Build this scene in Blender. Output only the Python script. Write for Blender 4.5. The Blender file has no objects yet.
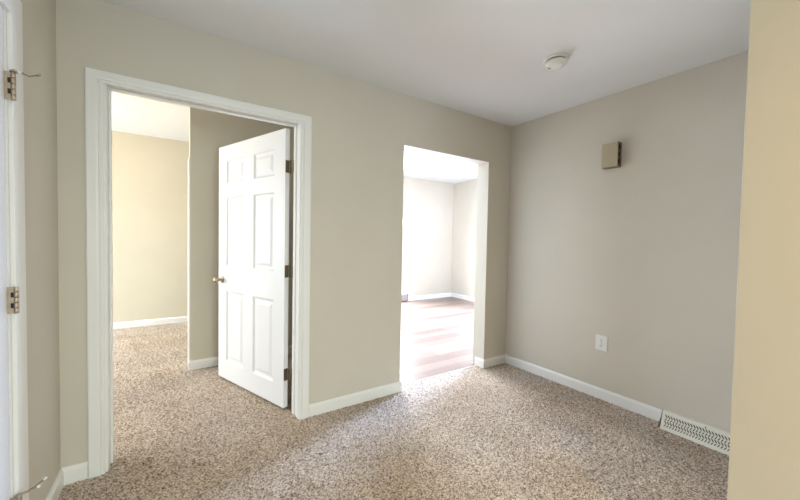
import bpy, bmesh, math, random
import numpy as np
from mathutils import Vector, Matrix
random.seed(7); rng = np.random.default_rng(7)
SC = bpy.context.scene
COL = SC.collection

# ------------------------------------------------------------------ camera
EYE = 1.2545
YAW, PITCH, ROLL, FPX = 0.5882, -0.0295, 0.0184, 341.79
def make_camera():
    cy, sy = math.cos(YAW), math.sin(YAW)
    F = Vector((sy, cy, 0)); R = Vector((cy, -sy, 0)); U = Vector((0, 0, 1))
    F2 = F*math.cos(PITCH) + U*math.sin(PITCH); U2 = -F*math.sin(PITCH) + U*math.cos(PITCH)
    R3 = R*math.cos(ROLL) + U2*math.sin(ROLL); U3 = -R*math.sin(ROLL) + U2*math.cos(ROLL)
    cd = bpy.data.cameras.new('camera'); cd.sensor_width = 36; cd.sensor_fit = 'HORIZONTAL'
    cd.lens = FPX/800*36; cd.clip_start = .02
    o = bpy.data.objects.new('camera', cd); COL.objects.link(o)
    m = Matrix((R3, U3, -F2)).transposed().to_4x4(); m.translation = (0, 0, EYE)
    o.matrix_world = m; SC.camera = o
make_camera()

# ------------------------------------------------------------------ world, lights, exposure
SC.view_settings.view_transform = 'Standard'; SC.view_settings.look = 'None'
SC.view_settings.gamma = 1.0; SC.view_settings.use_curve_mapping = False
SC.view_settings.exposure = 0.11
W = bpy.data.worlds.new('world'); SC.world = W; W.use_nodes = True
W.node_tree.nodes['Background'].inputs[0].default_value = (.75, .87, 1, 1)
W.node_tree.nodes['Background'].inputs[1].default_value = 1.0

def area(name, loc, direction, sx, sy, power, color, spread=180):
    l = bpy.data.lights.new(name, 'AREA'); l.shape = 'RECTANGLE'; l.size = sx; l.size_y = sy
    l.energy = power; l.color = color; l.spread = math.radians(spread)
    o = bpy.data.objects.new(name, l); COL.objects.link(o); o.location = loc
    o.rotation_euler = Vector(direction).to_track_quat('-Z', 'Y').to_euler()
    return o
def disk(name, loc, size, power, color):
    o = area(name, loc, (0, 0, -1), size, size, power, color); o.data.shape = 'DISK'; return o
# daylight standing in each window opening, shining in
area('daylight_bedroom', (-3.34, 4.95, 1.42), (1, .15, -.40), 1.3, 1.3, 142, (.82, .93, 1), 140)
area('daylight_bedroom_near', (-3.34, 3.25, 1.42), (1, -.1, -.30), 1.2, 1.3, 13, (1, .88, .88), 130)
area('daylight_far_room', (3.15, 5.90, 1.12), (0, -1, -.25), 1.5, 2.0, 235, (.88, .92, 1), 150)
area('daylight_far_room_side', (5.42, 3.75, 1.35), (-1, -.25, -.30), .9, 1.6, 320, (.47, .64, 1), 140)
area('hall_fill_light', (.55, -3.16, 1.25), (0, 1, -.60), 1.3, 1.6, 52, (.76, .94, 1), 130)  # added fill from an unseen opening behind the camera, ambient light for the hall

# ------------------------------------------------------------------ materials
def srgb(r, g, b):
    f = lambda c: (c/12.92 if c <= .04045 else ((c+.055)/1.055)**2.4)
    return (f(r/255), f(g/255), f(b/255), 1)
class NT:
    def __init__(s, name):
        s.m = bpy.data.materials.new(name); s.m.use_nodes = True; s.t = s.m.node_tree
        s.b = s.t.nodes['Principled BSDF']; s.tc = s.n('ShaderNodeTexCoord')
    def n(s, k, **kw):
        x = s.t.nodes.new(k)
        for a, v in kw.items(): setattr(x, a, v)
        return x
    def l(s, a, b): s.t.links.new(a, b)
    def noise(s, scale, detail=2, rough=.5, vec=None):
        x = s.n('ShaderNodeTexNoise'); x.inputs['Scale'].default_value = scale
        x.inputs['Detail'].default_value = detail; x.inputs['Roughness'].default_value = rough
        s.l(vec or s.tc.outputs['Object'], x.inputs['Vector']); return x.outputs['Fac']
    def ramp(s, fac, stops):
        r = s.n('ShaderNodeValToRGB'); e = r.color_ramp.elements
        while len(e) < len(stops): e.new(.5)
        for i, (p, c) in enumerate(stops): e[i].position = p; e[i].color = c
        s.l(fac, r.inputs[0]); return r.outputs[0]
    def mix(s, fac, a, b, mode='MIX'):
        x = s.n('ShaderNodeMix', data_type='RGBA', blend_type=mode)
        for k, v in ((0, fac), (6, a), (7, b)):
            if hasattr(v, 'is_linked'): s.l(v, x.inputs[k])
            else: x.inputs[k].default_value = v
        return x.outputs[2]
    def bump(s, h, strength, dist):
        x = s.n('ShaderNodeBump'); x.inputs['Strength'].default_value = strength; x.inputs['Distance'].default_value = dist
        s.l(h, x.inputs['Height']); s.l(x.outputs[0], s.b.inputs['Normal'])
    def set(s, **kw):
        for k, v in kw.items():
            i = s.b.inputs[k.replace('_', ' ')]
            if hasattr(v, 'is_linked'): s.l(v, i)
            else: i.default_value = v
        return s.m
def paint(name, col, rough=.6, var=.03, bscale=260, bstr=.12):
    N = NT(name); f = N.noise(2.3, 3)
    c2 = tuple(x*(1-var) for x in col[:3]) + (1,)
    N.set(Base_Color=N.ramp(f, [(.35, c2), (.65, col)]), Roughness=rough)
    N.bump(N.noise(bscale, 2), bstr, .002); return N.m
def metal(name, col, rough=.35):
    N = NT(name); f = N.noise(60, 3)
    N.set(Base_Color=N.ramp(f, [(.3, tuple(x*.85 for x in col[:3])+(1,)), (.7, col)]), Metallic=1.0, Roughness=rough); return N.m
M = {}
M['wall'] = paint('greige_wall_paint', srgb(207, 201, 188))
M['wall_bed'] = paint('greige_bedroom_paint', srgb(208, 202, 184))
M['ceil'] = paint('ceiling_paint', srgb(233, 235, 238), .75, .015, 120, .2)
M['trim'] = paint('white_trim_paint', srgb(234, 234, 232), .32, .01, 40, .03)
M['door'] = paint('white_door_paint', srgb(229, 229, 229), .5, .01, 60, .05)
M['plastic'] = paint('white_plastic', srgb(232, 232, 228), .35, .02, 30, .02)
M['enamel'] = paint('cream_enamel', srgb(230, 226, 216), .35, .02, 30, .02)
M['dark'] = paint('dark_recess', srgb(36, 32, 28), .7, .1)
M['darkgap'] = paint('grey_gap', srgb(80, 76, 70), .7, .1)
M['nickel'] = metal('satin_nickel', (.46, .38, .29, 1), .5)
M['bronze'] = metal('aged_hinge_metal', (.30, .24, .17, 1), .42)
M['champagne'] = paint('champagne_metal', srgb(186, 176, 152), .38, .03, 40, .02); M['champagne'].node_tree.nodes['Principled BSDF'].inputs['Metallic'].default_value = .55
M['rubber'] = paint('white_rubber', srgb(225, 222, 214), .6, .02)
M['grille'] = paint('grey_grille', srgb(160, 148, 146), .5, .05)
N = NT('lamp_glass'); N.set(Base_Color=(.9, .88, .82, 1), Emission_Color=(1, .93, .82, 1), Emission_Strength=6.0, Roughness=.4); M['lamp'] = N.m
# carpet: speckled taupe pile, dark pits and pale tips in its colour, broad random tone
N = NT('taupe_carpet')
vo = N.n('ShaderNodeTexVoronoi'); vo.inputs['Scale'].default_value = 165; N.l(N.tc.outputs['Object'], vo.inputs['Vector'])
sep = N.n('ShaderNodeSeparateColor'); N.l(vo.outputs['Color'], sep.inputs[0])
fine = N.noise(210, 2, .7); big = N.noise(2.4, 3, .6); tone = N.noise(1.1, 2, .5)
c1 = N.ramp(sep.outputs[0], [(.0, srgb(106, 90, 78)), (.16, srgb(160, 142, 127)), (.5, srgb(210, 198, 186)), (1, srgb(248, 242, 235))])
c2 = N.ramp(fine, [(.34, srgb(176, 166, 158)), (.62, srgb(255, 252, 248))])
c = N.mix(.75, c1, c2, 'MULTIPLY')
c3 = N.ramp(big, [(.36, (.80, .77, .73, 1)), (.60, (1, 1, 1, 1))])
c = N.mix(.8, c, c3, 'MULTIPLY')
c4 = N.ramp(tone, [(.35, (1, .95, .88, 1)), (.65, (.97, .98, 1, 1))])
N.set(Base_Color=N.mix(.8, c, c4, 'MULTIPLY'), Roughness=.95)
N.bump(fine, .25, .004); M['carpet'] = N.m
# oak plank floor running along x
N = NT('pale_oak_planks')
mp = N.n('ShaderNodeMapping'); mp.inputs['Scale'].default_value = (1, 1, 1); N.l(N.tc.outputs['Object'], mp.inputs[0])
br = N.n('ShaderNodeTexBrick'); N.l(mp.outputs[0], br.inputs['Vector'])
br.offset = .37; br.inputs['Scale'].default_value = 1; br.inputs['Brick Width'].default_value = 1.22; br.inputs['Row Height'].default_value = .15
br.inputs['Mortar Size'].default_value = .0015; br.inputs['Bias'].default_value = 0
br.inputs['Color1'].default_value = srgb(116, 97, 87); br.inputs['Color2'].default_value = srgb(154, 134, 120); br.inputs['Mortar'].default_value = srgb(84, 66, 58)
mg = N.n('ShaderNodeMapping'); mg.inputs['Scale'].default_value = (2.5, 40, 1); N.l(N.tc.outputs['Object'], mg.inputs[0])
g = N.noise(1.6, 4, .6, mg.outputs[0])
N.set(Base_Color=N.mix(.5, br.outputs[0], N.ramp(g, [(.3, (.74, .68, .66, 1)), (.7, (1, 1, 1, 1))]), 'MULTIPLY'), Roughness=.32)
M['oak'] = N.m

# ------------------------------------------------------------------ mesh helpers
def new_bm(): return bmesh.new()
def add_box(bm, x0, x1, y0, y1, z0, z1, mat=0):
    v = [bm.verts.new(p) for p in ((x0,y0,z0),(x1,y0,z0),(x1,y1,z0),(x0,y1,z0),(x0,y0,z1),(x1,y0,z1),(x1,y1,z1),(x0,y1,z1))]
    fs = [bm.faces.new([v[i] for i in q]) for q in ((0,3,2,1),(4,5,6,7),(0,1,5,4),(1,2,6,5),(2,3,7,6),(3,0,4,7))]
    for f in fs: f.material_index = mat
    return fs
def add_lathe(bm, prof, axis='z', center=(0,0,0), seg=32, cap=True):
    """prof: list of (radius, height); revolve about axis through center"""
    rings = []
    ax = {'x': (Vector((0,1,0)), Vector((0,0,1)), Vector((1,0,0))), 'y': (Vector((0,0,1)), Vector((1,0,0)), Vector((0,1,0))), 'z': (Vector((1,0,0)), Vector((0,1,0)), Vector((0,0,1)))}[axis]
    c = Vector(center)
    for r, h in prof:
        rings.append([bm.verts.new(c + ax[2]*h + (ax[0]*math.cos(2*math.pi*i/seg) + ax[1]*math.sin(2*math.pi*i/seg))*max(r, 1e-5)) for i in range(seg)])
    for a, b in zip(rings, rings[1:]):
        for i in range(seg):
            j = (i+1) % seg; bm.faces.new((a[i], a[j], b[j], b[i])).smooth = True
    if cap: bm.faces.new(rings[0][::-1]); bm.faces.new(rings[-1])
def add_tube(bm, pts, r, seg=10):
    pts = [Vector(p) for p in pts]; rings = []
    for k, p in enumerate(pts):
        t = (pts[min(k+1, len(pts)-1)] - pts[max(k-1, 0)]).normalized()
        a = t.orthogonal().normalized() if abs(t.z) > .9 else t.cross(Vector((0,0,1))).normalized(); b = t.cross(a)
        rr = r[k] if isinstance(r, (list, tuple)) else r
        rings.append([bm.verts.new(p + (a*math.cos(2*math.pi*i/seg) + b*math.sin(2*math.pi*i/seg))*rr) for i in range(seg)])
    for a, b in zip(rings, rings[1:]):
        for i in range(seg):
            j = (i+1) % seg; bm.faces.new((a[i], a[j], b[j], b[i])).smooth = True
    bm.faces.new(rings[0][::-1]); bm.faces.new(rings[-1])
def sweep(bm, path, prof, closed_prof=True):
    """path: list of functions p(w,t)->Vector; prof list of (w,t)"""
    rows = [[bm.verts.new(p(w, t)) for (w, t) in prof] for p in path]
    n = len(prof)
    for a, b in zip(rows, rows[1:]):
        for i in range(n):
            j = (i+1) % n; bm.faces.new((a[i], a[j], b[j], b[i]))
    bm.faces.new(rows[0][::-1]); bm.faces.new(rows[-1])
def obj(name, bm, mat, parent=None, bevel=0, kind=None, loc=None):
    bmesh.ops.recalc_face_normals(bm, faces=bm.faces)
    me = bpy.data.meshes.new(name); bm.to_mesh(me); bm.free()
    o = bpy.data.objects.new(name, me); COL.objects.link(o)
    for m in (mat if isinstance(mat, (list, tuple)) else [mat]): me.materials.append(m)
    if parent: o.parent = parent
    if loc: o.location = loc
    if bevel:
        b = o.modifiers.new('bevel', 'BEVEL'); b.width = bevel; b.segments = 2; b.limit_method = 'ANGLE'
    if kind: o['kind'] = kind
    return o
def tag(o, label, cat, group=None, kind=None):
    o['label'] = label; o['category'] = cat
    if group: o['group'] = group
    if kind: o['kind'] = kind
    return o
def empty(name, loc, rz=0):
    o = bpy.data.objects.new(name, None); COL.objects.link(o); o.location = loc; o.rotation_euler = (0, 0, rz); o.empty_display_size = .1
    return o
S = 'structure'

# ------------------------------------------------------------------ the setting
XL, XR, YW, YB = -.4646, 2.8909, 2.3218, 2.470      # left wall, right wall, main wall front and back
ZC = 2.4346
D0, D1, DH = -.282, .722, 2.040                     # bedroom doorway between jambs, head
O0, O1, OH = 1.5705, 2.5717, 2.0272                 # open passage
def wall_along_x(name, y0, y1, x0, x1, h, holes, mat):
    """holes: (xa, xb, za, zb)"""
    bm = new_bm(); cur = x0
    for xa, xb, za, zb in sorted(holes):
        add_box(bm, cur, xa, y0, y1, 0, h)
        if za > 0: add_box(bm, xa, xb, y0, y1, 0, za)
        add_box(bm, xa, xb, y0, y1, zb, h); cur = xb
    add_box(bm, cur, x1, y0, y1, 0, h)
    return obj(name, bm, mat, kind=S)
def wall_along_y(name, x0, x1, y0, y1, h, holes, mat):
    bm = new_bm(); cur = y0
    for ya, yb, za, zb in sorted(holes):
        add_box(bm, x0, x1, cur, ya, 0, h)
        if za > 0: add_box(bm, x0, x1, ya, yb, 0, za)
        add_box(bm, x0, x1, ya, yb, zb, h); cur = yb
    add_box(bm, x0, x1, cur, y1, 0, h)
    return obj(name, bm, mat, kind=S)
JT = .019   # jamb board thickness
w = wall_along_x('wall_back', YW, YB, -3.3, 5.40, 2.62, [(D0-JT, D1+JT, 0, DH+JT), (O0, O1, 0, OH)], M['wall'])
wall_along_y('wall_right', XR, XR+.12, .20, YW, 2.5, [], M['wall'])
LY0, LY1, LH = .885, 1.703, 2.035                   # closet door between jambs in the left wall
wall_along_y('wall_left', XL-.12, XL, -3.1, YW, 2.5, [(LY0-JT, LY1+JT, 0, LH+JT)], M['wall'])
bm = new_bm(); add_box(bm, 1.5169, 3.01, -3.1, .3106, 0, 2.5); obj('wall_near_right', bm, M['wall'], kind=S, bevel=.003)
wall_along_x('wall_hall_end', -3.2, -3.1, XL-.12, 1.6, 2.5, [(-.1, 1.2, .5, 2.2)], M['wall'])
bm = new_bm(); add_box(bm, XL-.72, XL-.64, .6, 2.0, 0, 2.5); obj('wall_closet', bm, M['wall'], kind=S)
# bedroom
YF = 5.860
wall_along_x('wall_bedroom_back', YF, YF+.12, -3.3, 1.37, 2.75, [], M['wall_bed'])
wall_along_y('wall_bedroom_left', -3.30, -3.18, YB, YF, 2.75, [(2.65, 3.85, .75, 2.05), (4.3, 5.6, .75, 2.05)], M['wall_bed'])
wall_along_y('wall_bedroom_right', 1.25, 1.37, YB, YF, 2.75, [], M['wall_bed'])
CX, CY, CYE = .1383, 3.7283, 3.92                   # closet block standing in the bedroom
bm = new_bm(); add_box(bm, CX, 1.25, CY, CYE, 0, 2.70); obj('wall_bedroom_closet', bm, M['wall_bed'], kind=S)
# far room
YG, XG = 5.7505, 5.2551
wall_along_x('wall_far_room_back', YG, YG+.12, 1.37, XG+.12, 2.7, [(2.40, 3.90, .12, 2.12)], M['wall'])
wall_along_y('wall_far_room_right', XG, XG+.12, YB, YG, 2.7, [(3.25, 4.25, .5, 2.2)], M['wall'])
# ceilings
bm = new_bm(); add_box(bm, XL-.12, XR+.12, -3.2, YW, ZC, ZC+.1); obj('ceiling', bm, M['ceil'], kind=S)
bm = new_bm(); add_box(bm, -3.3, 1.37, YB, YF+.12, 2.6137, 2.75); obj('ceiling_bedroom', bm, M['ceil'], kind=S)
bm = new_bm(); add_box(bm, 1.37, XG+.12, YB, YG+.12, 2.5371, 2.7); obj('ceiling_far_room', bm, M['ceil'], kind=S)
# floors
def span(a, b, d): return list(np.arange(a, b-1e-6, d))
YT = 2.412                                          # carpet meets planks inside the passage
def carpet():
    xs = np.array([-3.3, -2.2, -1.2] + span(-.62, 2.9, .0085) + [3.0])
    ys = np.array([-3.2, -2.2, -1.2, -.4] + span(.1, YT, .0085) + [YT] + span(YT+.012, 4.6, .0125) + span(4.6, 5.95, .02) + [5.95])
    X, Y = np.meshgrid(xs, ys); n, m = X.shape
    Z = rng.random(X.shape)
    Z = (Z**1.6-.4)*.0075 - .002
    jx = (rng.random(X.shape)-.5)*.005; jy = (rng.random(X.shape)-.5)*.005
    inner = (X > -.6) & (X < 2.88) & (Y > .12) & (np.abs(Y-YT) > .02)
    X = X + jx*inner; Y = Y + jy*inner
    idx = np.arange(n*m).reshape(n, m)
    q = np.stack([idx[:-1,:-1], idx[:-1,1:], idx[1:,1:], idx[1:,:-1]], -1)
    xc = xs[:-1]*.5+xs[1:]*.5; yc = ys[:-1]*.5+ys[1:]*.5
    XC, YC = np.meshgrid(xc, yc)
    keep = ~((XC > 1.31) & (YC > YT))
    q = q[keep]
    me = bpy.data.meshes.new('floor')
    me.vertices.add(n*m); me.vertices.foreach_set('co', np.stack([X, Y, Z], -1).astype(np.float32).ravel())
    me.loops.add(q.size); me.loops.foreach_set('vertex_index', q.ravel().astype(np.int32))
    me.polygons.add(len(q)); me.polygons.foreach_set('loop_start', (np.arange(len(q))*4).astype(np.int32))
    me.update(calc_edges=True); me.validate()
    me.polygons.foreach_set('use_smooth', np.ones(len(me.polygons), bool))
    me.materials.append(M['carpet'])
    o = bpy.data.objects.new('floor', me); COL.objects.link(o); o['kind'] = S
    return o
carpet()
bm = new_bm(); add_box(bm, 1.31, XG+.12, YT, YG+.12, -.05, -.004); obj('floor_far_room', bm, M['oak'], kind=S)
bm = new_bm(); add_box(bm, O0, O1-.012, YT-.006, YT+.006, -.02, .002); obj('trim_1', bm, M['enamel'], kind=S, bevel=.003)

# baseboards (profile: w = height, t = out from wall)
BP = [(0, 0), (0, .013), (.066, .013), (.074, .010), (.0837, .005), (.0837, 0)]
def baseboard(name, pts, mat=None):
    """pts: corners along the wall, with the room on the left of the direction of travel"""
    P = [Vector((x, y)) for x, y in pts]; path = []
    for k in range(len(P)):
        ds = []
        if k > 0: ds.append((P[k]-P[k-1]).normalized())
        if k < len(P)-1: ds.append((P[k+1]-P[k]).normalized())
        ns = [Vector((-d.y, d.x)) for d in ds]
        if len(ns) == 1: off = ns[0]
        else: off = (ns[0]+ns[1])/(1+ns[0].dot(ns[1]))
        path.append(lambda w, t, p=P[k], o=off: Vector((p.x+o.x*t, p.y+o.y*t, w-.004 if w == 0 else w)))
    bm = new_bm(); sweep(bm, path, BP); return obj(name, bm, M['trim'], kind=S)
CO0, CO1 = -.3625, .7983                            # casing outer edges of the bedroom door
LCO1 = 1.8184
baseboard('baseboard_left', [(CO0, YW), (XL, YW), (XL, LCO1)])
baseboard('baseboard_back', [(O0, YB), (O0, YW), (CO1, YW)])
REG0 = .945
baseboard('baseboard_right', [(XR, REG0), (XR, YW), (O1, YW), (O1, YT+.02)])
baseboard('baseboard_near_right', [(1.5169, -3.1), (1.5169, .3106), (XR, .3106), (XR, .42)])
baseboard('baseboard_bedroom_back', [(1.25, YF), (-3.18, YF)])
baseboard('baseboard_bedroom_closet', [(1.25, CY), (CX, CY), (CX, CYE)])
baseboard('baseboard_far_room', [(XG, YB), (XG, YG), (4.03, YG)])

# ------------------------------------------------------------------ door casings
CPROF = [(0, 0), (0, .009), (.004, .011), (.010, .011), (.012, .008), (.015, .008), (.018, .014), (.026, .016), (.061, .016), (.066, .013), (.068, 0)]
def casing(name, origin, u, n, a, b, h, hs=1.0, parent=None, prof=CPROF, kind=S):
    u, n, o = Vector(u), Vector(n), Vector(origin); Zv = Vector((0, 0, 1))
    path = [lambda w, t: o+u*(a-w)+n*t-Zv*.004, lambda w, t: o+u*(a-w)+n*t+Zv*(h+w*hs),
            lambda w, t: o+u*(b+w)+n*t+Zv*(h+w*hs), lambda w, t: o+u*(b+w)+n*t-Zv*.004]
    bm = new_bm(); sweep(bm, path, prof); return obj(name, bm, M['trim'], parent, kind=kind)
cs = casing('trim_2', (0, YW, 0), (1, 0, 0), (0, -1, 0), -.2945, .7303, 2.025, .915)
casing('casing', (0, YB, 0), (1, 0, 0), (0, 1, 0), -.2945, .7303, 2.046, 1, parent=cs, kind=None)
bm = new_bm()
add_box(bm, D0-JT, D0, YW, YB, 0, DH); add_box(bm, D1, D1+JT, YW, YB, 0, DH); add_box(bm, D0-JT, D1+JT, YW, YB, DH, DH+JT)
obj('jamb', bm, M['trim'], cs)
bm = new_bm(); ya, yb = YB-.075, YB-.042
add_box(bm, D0, D0+.011, ya, yb, 0, DH-.011); add_box(bm, D1-.011, D1, ya, yb, 0, DH-.011); add_box(bm, D0, D1, ya, yb, DH-.011, DH)
obj('door_stop_strip', bm, M['trim'], cs, bevel=.003)
bm = new_bm(); add_box(bm, D0-.0005, D0+.0008, YB-.034, YB-.004, .84, .90); obj('strike_plate', bm, M['nickel'], cs)
cl = casing('trim_3', (XL, 0, 0), (0, 1, 0), (1, 0, 0), LY0-.010, LY1+.022, 2.001, .93, prof=[(0, 0), (0, .010), (.006, .0125), (.030, .0145), (.084, .016), (.091, .013), (.0934, 0)])
bm = new_bm()
add_box(bm, XL-.12, XL, LY0-JT, LY0, 0, LH); add_box(bm, XL-.12, XL, LY1, LY1+JT, 0, LH); add_box(bm, XL-.12, XL, LY0-JT, LY1+JT, LH, LH+JT)
obj('jamb', bm, M['trim'], cl)
# white end board on the closet wall in the bedroom
bm = new_bm(); add_box(bm, CX-.012, CX, CY+.035, CYE, .0, 1.985); obj('trim_4', bm, M['trim'], kind=S, bevel=.002)

# ------------------------------------------------------------------ six-panel doors
PZ = [(.175, .790), (1.005, 1.590), (1.710, 1.905)]
def panel_door_bm(L, T, z0, z1, px, pz):
    """leaf from x=0 (hinge) to L, y from 0 to -T; moulded panels on both faces"""
    bm = new_bm()
    xs = sorted({0, L, *[v for p in px for v in p]}); zs = sorted({z0, z1, *[v for p in pz for v in p]})
    def ring(x0, x1, za, zb, y): return [bm.verts.new((x0, y, za)), bm.verts.new((x1, y, za)), bm.verts.new((x1, y, zb)), bm.verts.new((x0, y, zb))]
    for yf, sgn in ((0, -1), (-T, 1)):
        for xa, xb in zip(xs, xs[1:]):
            for za, zb in zip(zs, zs[1:]):
                r0 = ring(xa, xb, za, zb, yf)
                if (xa, xb) in px and (za, zb) in pz:
                    for ins, dep in ((.004, .0035), (.012, .010), (.018, .0115), (.030, .0115), (.052, .004), (.056, .0035)):
                        r1 = ring(xa+ins, xb-ins, za+ins, zb-ins, yf+sgn*dep)
                        for i in range(4): bm.faces.new((r0[i], r0[(i+1) % 4], r1[(i+1) % 4], r1[i]))
                        r0 = r1
                bm.faces.new(r0)
    for (xa, za), (xb, zb) in (((0, z0), (L, z0)), ((L, z0), (L, z1)), ((L, z1), (0, z1)), ((0, z1), (0, z0))):
        bm.faces.new([bm.verts.new(p) for p in ((xa, 0, za), (xb, 0, zb), (xb, -T, zb), (xa, -T, za))])
    bmesh.ops.remove_doubles(bm, verts=bm.verts, dist=1e-5)
    return bm
LL, TH = .968, .035
dx, dy = -.33796, .94116
# local +x runs along the leaf, local -y is the leaf's hall face
rz = math.atan2(dy, dx)
door = empty('door_1', (.7035, 2.5080, 0), rz)
tag(door, 'white six-panel door standing open into the bedroom, with nickel knob', 'door', kind=S)
# local -y must point to the hall: rotate (0,-1) by rz -> (sin, -cos) = (.941, .338); so hall face is at +y
def flip(bm):
    for v in bm.verts: v.co.y = -v.co.y
    return bm
obj('door_leaf', flip(panel_door_bm(LL, TH, .016, 2.032, [(.135, .412), (.556, .833)], PZ)), M['door'], door)
def knob(parent, x, z, y0, s):
    bm = new_bm(); add_lathe(bm, [(.031, 0), (.031, .003), (.028, .007), (.014, .009), (.012, .010), (.0115, .026), (.016, .030), (.021, .036), (.0235, .046), (.0245, .060), (.0225, .068), (.0, .071)], 'y', (0, 0, 0), 28)
    if s < 0:
        for v in bm.verts: v.co.y = -v.co.y
    k = obj('handle', bm, M['nickel'], parent, loc=(x, y0, z))
    k['label'] = 'nickel door knob'
    return k
knob(door, .903, .88, TH, 1); knob(door, .903, .88, 0, -1)
bm = new_bm(); add_box(bm, LL-.0008, LL+.0008, .006, .029, .85, .91); obj('latch_plate', bm, M['nickel'], door)
def butt_hinge(name, parent, z, loc, h=.089):
    bm = new_bm()
    add_box(bm, -.0018, 0.0008, .002, .034, z-h/2, z+h/2)                    # leaf let into the door edge
    for k in range(5):
        za = z-h/2+k*h/5; add_lathe(bm, [(.0065, za+.0006), (.0065, za+h/5-.0006)], 'z', (-.0050, -.0055, 0), 14)
    add_lathe(bm, [(.0045, z-h/2-.004), (.0045, z+h/2+.004)], 'z', (-.0050, -.0055, 0), 12)
    o = obj(name, bm, M['bronze'], parent); return o
for z in (1.765, 1.012, .258): butt_hinge('hinge', door, z, None)
# the jamb side leaves belong to the frame
for z in (1.765, 1.012, .258):
    bm = new_bm(); add_box(bm, D1-.0016, D1+.0002, YB-.036, YB+.002, z-.0445, z+.0445); obj('hinge_plate', bm, M['bronze'], cs)

# closet door in the left wall, shut
LW = LY1-LY0-.006
door2 = empty('door_2', (XL-.002, LY1-.003, 0), -math.pi/2)
tag(door2, 'closed white door in the left wall, showing only its hinge edge', 'door', kind=S)
# local +x = world -y ; local +y = world +x (out to the hall)
bm = panel_door_bm(LW, .035, .016, LH-.004, [(.12, .34), (.47, .69)], PZ); obj('door_leaf', bm, M['door'], door2)
def side_hinge(z, h=.092):
    bm = new_bm()
    # leaf root bridging from the door edge out to the barrel, notched where the other leaf's knuckles wrap
    for k in (0, 2, 4):
        za = z-h/2+k*h/5; add_box(bm, -.0012, .0012, -.004, .0165, za, za+h/5)
    for k in (1, 3):
        za = z-h/2+k*h/5; add_box(bm, -.0012, .0012, -.004, .0085, za, za+h/5)
        add_box(bm, -.0036, -.0018, -.004, .0165, za, za+h/5)
    for k in range(5):
        za = z-h/2+k*h/5; add_lathe(bm, [(.0062, za+.0005), (.0066, za+.0015), (.0066, za+h/5-.0015), (.0062, za+h/5-.0005)], 'z', (-.0005, .0215, 0), 16)
    o = obj('hinge', bm, M['nickel'], door2); o['label'] = 'brushed nickel hinge'
    bm = new_bm()  # dark boxes over the notches, standing in for the shade inside them
    for k in (1, 3):
        za = z-h/2+k*h/5; add_box(bm, .0013, .0024, .0085, .0150, za+.001, za+h/5-.001)
    obj('knuckle_slot_shade', bm, M['dark'], o)
    return o
HZ = (1.748, 1.024, .290)
for z in HZ: side_hinge(z)

# hinge pin door stops
def pin_stop(z, direction, label, reach, mid, rise, pad):
    px, py = XL-.002+.0215, LY1-.003+.0005
    o = empty('hinge_pin_doorstop', (px, py, z)); tag(o, label, 'door stop', 'hinge pin door stops on the left door')
    d = Vector(direction).normalized()
    bm = new_bm(); add_lathe(bm, [(.0085, 0), (.0095, .001), (.0095, .004), (.006, .006), (.003, .009), (0, .010)], 'z', (0, 0, 0), 18); obj('pin_cap', bm, M['nickel'], o)
    bm = new_bm(); s = Vector((-d.y, d.x, 0))
    pts = [d*t for t in (.004, .010, .018, .024)]
    add_tube(bm, [p+Vector((0, 0, .003)) for p in pts], [.0045, .0045, .0035, .0045], 12); obj('bracket', bm, M['nickel'], o)
    bm = new_bm(); a = d*.018 + Vector((0, 0, .004)); b = d*reach + Vector((0, 0, rise)); m = d*(reach*.62) + Vector((0, 0, mid))
    add_tube(bm, [a, m, b], .0021, 10); r = obj('threaded_rod', bm, M['bronze'], o)
    bm = new_bm(); u = (b-m).normalized(); e = b-u*.003; f = b+u*.008
    add_tube(bm, [e, e*.5+f*.5, f], [.0036, .0042, .0030], 12); obj('bumper', bm, M['nickel'] if rise < .01 else M['rubber'], o)
    bm = new_bm(); g = d*.012 + Vector((0, 0, .003)); h = d*pad + Vector((0, 0, .004))
    add_tube(bm, [g, h], .0022, 10); p2 = obj('pad_arm', bm, M['nickel'], o)
    bm = new_bm(); add_tube(bm, [h-d*.004, h+d*.001, h+d*.006], [.0045, .0058, .0045], 14); obj('pad', bm, M['rubber'], p2)
    return o
pin_stop(HZ[0]+.047, (1, .12, 0), 'nickel hinge pin door stop on the upper hinge of the left door', .058, -.002, .008, .014)
pin_stop(HZ[2]+.047, (1, .45, 0), 'nickel hinge pin door stop on the bottom hinge of the left door', .062, .010, .022, .046)

# ------------------------------------------------------------------ smoke detector
sd = empty('smoke_detector', (2.055, 1.315, ZC)); tag(sd, 'round white smoke detector on the hallway ceiling', 'smoke detector')
bm = new_bm(); add_lathe(bm, [(.074, 0), (.074, -.008), (.071, -.013), (.060, -.014)], 'z', (0, 0, 0), 48); obj('base', bm, M['plastic'], sd)
bm = new_bm(); add_lathe(bm, [(.060, -.013), (.060, -.022)], 'z', (0, 0, 0), 48); obj('sensor_gap', bm, M['dark'], sd)
bm = new_bm(); add_lathe(bm, [(.060, -.0215), (.066, -.0215), (.067, -.025), (.064, -.032), (.055, -.042), (.038, -.047), (.018, -.048), (0, -.048)], 'z', (0, 0, 0), 48); obj('cover', bm, M['plastic'], sd)
bm = new_bm(); add_lathe(bm, [(.010, -.040), (.010, -.047), (.008, -.0485), (0, -.0485)], 'z', (-.010, .037, 0), 20); obj('test_button', bm, M['grille'], sd)

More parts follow.
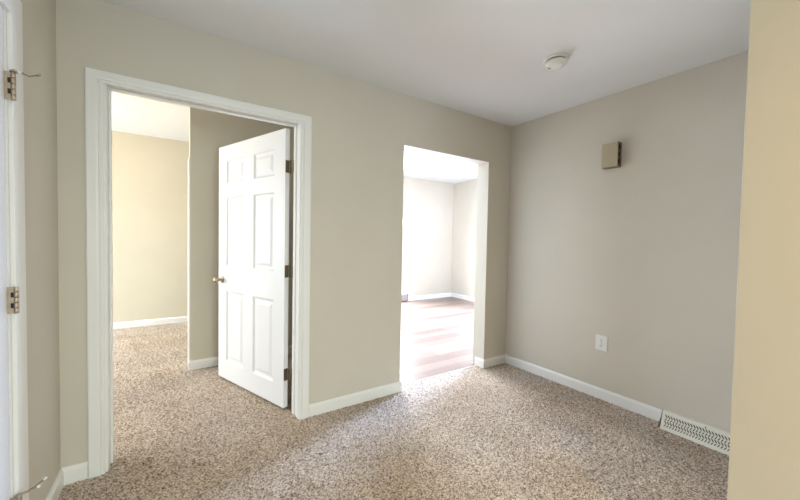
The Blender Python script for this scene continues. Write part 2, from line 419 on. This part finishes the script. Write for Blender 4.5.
# ------------------------------------------------------------------ door chime
ch = empty('door_chime', (XR, 1.332, 1.852)); tag(ch, 'champagne metal door chime box high on the right-hand wall', 'door chime')
W2_, H2, DP = .058, .185, .060
bm = new_bm()
add_box(bm, -DP, -DP+.002, -W2_, W2_, 0, H2); add_box(bm, -DP, 0, -W2_, W2_, H2-.002, H2); add_box(bm, -DP, 0, W2_-.002, W2_, 0, H2)
bmesh.ops.remove_doubles(bm, verts=bm.verts, dist=1e-6); obj('cover', bm, M['champagne'], ch, bevel=.003)
bm = new_bm(); add_box(bm, -.050, 0, -W2_+.010, W2_-.004, .004, H2-.004); obj('chime_body', bm, M['dark'], ch)
bm = new_bm()   # ladder shaped side grille: three openings
ya, yb = -W2_, -W2_+.0025
add_box(bm, -DP+.001, -.046, ya, yb, .004, H2-.002); add_box(bm, -.012, 0, ya, yb, .004, H2-.002)
for za, zb in ((.004, .018), (.058, .074), (.112, .128), (.168, H2-.002)): add_box(bm, -.046, -.012, ya, yb, za, zb)
obj('side_grille', bm, M['bronze'], ch)
bm = new_bm(); add_box(bm, -DP+.004, 0, -W2_+.001, W2_-.001, -.004, .003); obj('bottom_plate', bm, M['bronze'], ch)

# ------------------------------------------------------------------ wall outlet
ou = empty('wall_outlet', (XR, 1.369, .391)); tag(ou, 'white duplex wall outlet low on the right-hand wall', 'outlet')
bm = new_bm(); add_box(bm, -.006, 0, -.045, .047, 0, .122); obj('cover_plate', bm, M['plastic'], ou, bevel=.003)
for zc in (.040, .082):
    bm = new_bm(); add_lathe(bm, [(.0165, 0), (.0165, -.0075), (.0155, -.0085)], 'x', (0, 0, zc), 24)
    r = obj('receptacle', bm, M['plastic'], ou)
    bm = new_bm()
    add_box(bm, -.0092, -.0080, -.0078, -.0050, zc-.002, zc+.009); add_box(bm, -.0092, -.0080, .0050, .0078, zc-.002, zc+.007)
    add_lathe(bm, [(.0028, -.0080), (.0028, -.0092)], 'x', (0, 0, zc-.009), 12); obj('socket_slots', bm, M['darkgap'], r)
bm = new_bm(); add_lathe(bm, [(.004, -.005), (.0035, -.0075)], 'x', (0, 0, .061), 14); obj('screw', bm, M['nickel'], ou)

# ------------------------------------------------------------------ baseboard register
def register():
    y1, y0 = .932, .440
    o = empty('baseboard_register', (XR, 0, 0)); tag(o, 'cream metal baseboard register with slanted slots on the right-hand wall', 'floor register')
    A = Vector((-.116, 0, .001)); B = Vector((-.030, 0, .091))          # slanted face, bottom to top
    up = (B-A); n = Vector((-up.z, 0, up.x)).normalized()
    if n.x > 0: n = -n
    def P(y, v, d=0): q = A+up*v; q = Vector((q.x, y-.016*(1-v), q.z))+n*d; return q
    bm = new_bm()
    V = [0, .16, .33, .50, .67, .86, 1]
    mrg = .016; nslot = 30; ys = [y1-mrg-(y1-y0-2*mrg)*k/nslot for k in range(nslot+1)]
    def quad(*p): bm.faces.new([bm.verts.new(x) for x in p])
    quad(P(y1, 0), P(y0, 0), P(y0, V[1]), P(y1, V[1])); quad(P(y1, V[5]), P(y0, V[5]), P(y0, 1), P(y1, 1))
    quad(P(y1, V[1]), P(ys[0], V[1]), P(ys[0], V[5]), P(y1, V[5])); quad(P(ys[-1], V[1]), P(y0, V[1]), P(y0, V[5]), P(ys[-1], V[5]))
    for row in range(4):
        va, vb = V[row+1], V[row+2]; lean = .46 if row % 2 == 0 else -.46
        for ya, yb in zip(ys, ys[1:]):
            wv = yb-ya; c = (ya+yb)/2; pv = (vb-va)*.08; hw = wv*.23
            o4 = [P(ya, va), P(yb, va), P(yb, vb), P(ya, vb)]
            l = wv*lean*.75
            i4 = [P(c-hw-l, va+pv), P(c+hw-l, va+pv), P(c+hw+l, vb-pv), P(c-hw+l, vb-pv)]
            ov = [bm.verts.new(x) for x in o4]; iv = [bm.verts.new(x) for x in i4]; bv = [bm.verts.new(x-n*.003) for x in i4]
            for k in range(4):
                j = (k+1) % 4
                bm.faces.new((ov[k], ov[j], iv[j], iv[k])); bm.faces.new((iv[k], iv[j], bv[j], bv[k]))
    bmesh.ops.remove_doubles(bm, verts=bm.verts, dist=1e-5)
    obj('face_plate', bm, M['enamel'], o)
    bm = new_bm()
    for y in (y1, y0):
        v = [bm.verts.new(p) for p in ((A.x, y, A.z), (B.x, y, B.z), (B.x+.006, y, .095), (0, y, .095), (0, y, -.004), (A.x, y, -.004))]
        f = bm.faces.new(v)
    vs = list(bm.verts); a6, b6 = vs[:6], vs[6:]
    for k in (1, 2, 5): bm.faces.new((a6[k], a6[(k+1) % 6], b6[(k+1) % 6], b6[k])) if k != 5 else bm.faces.new((a6[5], a6[0], b6[0], b6[5]))
    obj('housing', bm, M['enamel'], o)
    bm = new_bm()  # dark sheet behind the slots, standing in for the shade of the duct
    quadp = [P(y1-.003, .08, -.012), P(y0+.003, .08, -.012), P(y0+.003, .95, -.012), P(y1-.003, .95, -.012)]
    bm.faces.new([bm.verts.new(p) for p in quadp]); 
    r = bmesh.ops.extrude_face_region(bm, geom=list(bm.faces)); bmesh.ops.translate(bm, verts=[v for v in r['geom'] if isinstance(v, bmesh.types.BMVert)], vec=-n*.004)
    obj('duct_shade_backing', bm, M['dark'], o)
    bm = new_bm(); p = P(.700, .90, 0); add_tube(bm, [p, p+n*.006+Vector((0, 0, .004))], .003, 10); obj('damper_lever', bm, M['darkgap'], o)
register()

# ------------------------------------------------------------------ far room pieces
fr = empty('wall_register', (4.005, YG, .012)); tag(fr, 'small grey register at the foot of the far room wall', 'register')
bm = new_bm(); add_box(bm, -.11, .022, -.030, 0, 0, .125); obj('housing', bm, M['grille'], fr, bevel=.004)
bm = new_bm(); add_box(bm, .022, .028, -.034, 0, -.004, .129); obj('end_cap', bm, M['darkgap'], fr)
lt = empty('ceiling_light', (2.86, 3.95, 2.5371)); tag(lt, 'glowing dome ceiling light just inside the far room', 'ceiling light')
bm = new_bm(); add_lathe(bm, [(.15, 0), (.15, -.016), (.145, -.02)], 'z', (0, 0, 0), 40); obj('base', bm, M['nickel'], lt)
bm = new_bm(); add_lathe(bm, [(.14, -.02), (.137, -.04), (.118, -.062), (.08, -.078), (.03, -.086), (0, -.087)], 'z', (0, 0, 0), 40); obj('lamp_shade', bm, M['lamp'], lt)
disk('lamp_far_room', (2.86, 3.95, 2.435), .26, 6, (1, .96, .9))
disk('lamp_hall', (.70, -1.10, 2.33), .30, 29, (1, .73, .26))
lb = bpy.data.lights.new('lamp_bedroom', 'POINT'); lb.energy = 18; lb.color = (1, .60, .18); lb.shadow_soft_size = .12
lbo = bpy.data.objects.new('lamp_bedroom', lb); COL.objects.link(lbo); lbo.location = (-.85, 4.55, 2.15)
# windows the photograph does not show, only their light: plain white frames round the openings
def window_x(name, x0, x1, z0, z1, y):
    bm = new_bm(); t = .05
    add_box(bm, x0, x0+t, y-.03, y+.03, z0, z1); add_box(bm, x1-t, x1, y-.03, y+.03, z0, z1)
    add_box(bm, x0+t, x1-t, y-.03, y+.03, z0, z0+t); add_box(bm, x0+t, x1-t, y-.03, y+.03, z1-t, z1)
    obj(name, bm, M['trim'], kind=S)
def window_y(name, y0, y1, z0, z1, x):
    bm = new_bm(); t = .05
    add_box(bm, x-.03, x+.03, y0, y0+t, z0, z1); add_box(bm, x-.03, x+.03, y1-t, y1, z0, z1)
    for za, zb in ((z0, z0+t), (z1-t, z1), ((z0+z1)/2-.02, (z0+z1)/2+.02)): add_box(bm, x-.03, x+.03, y0+t, y1-t, za, zb)
    obj(name, bm, M['trim'], kind=S)
window_y('window_2', 3.25, 4.25, .5, 2.2, XG+.06)
window_y('window_3', 2.65, 3.85, .75, 2.05, -3.24)
window_y('window_4', 4.30, 5.60, .75, 2.05, -3.24)
window_x('window_1', 2.40, 3.90, .12, 2.12, YG+.06)
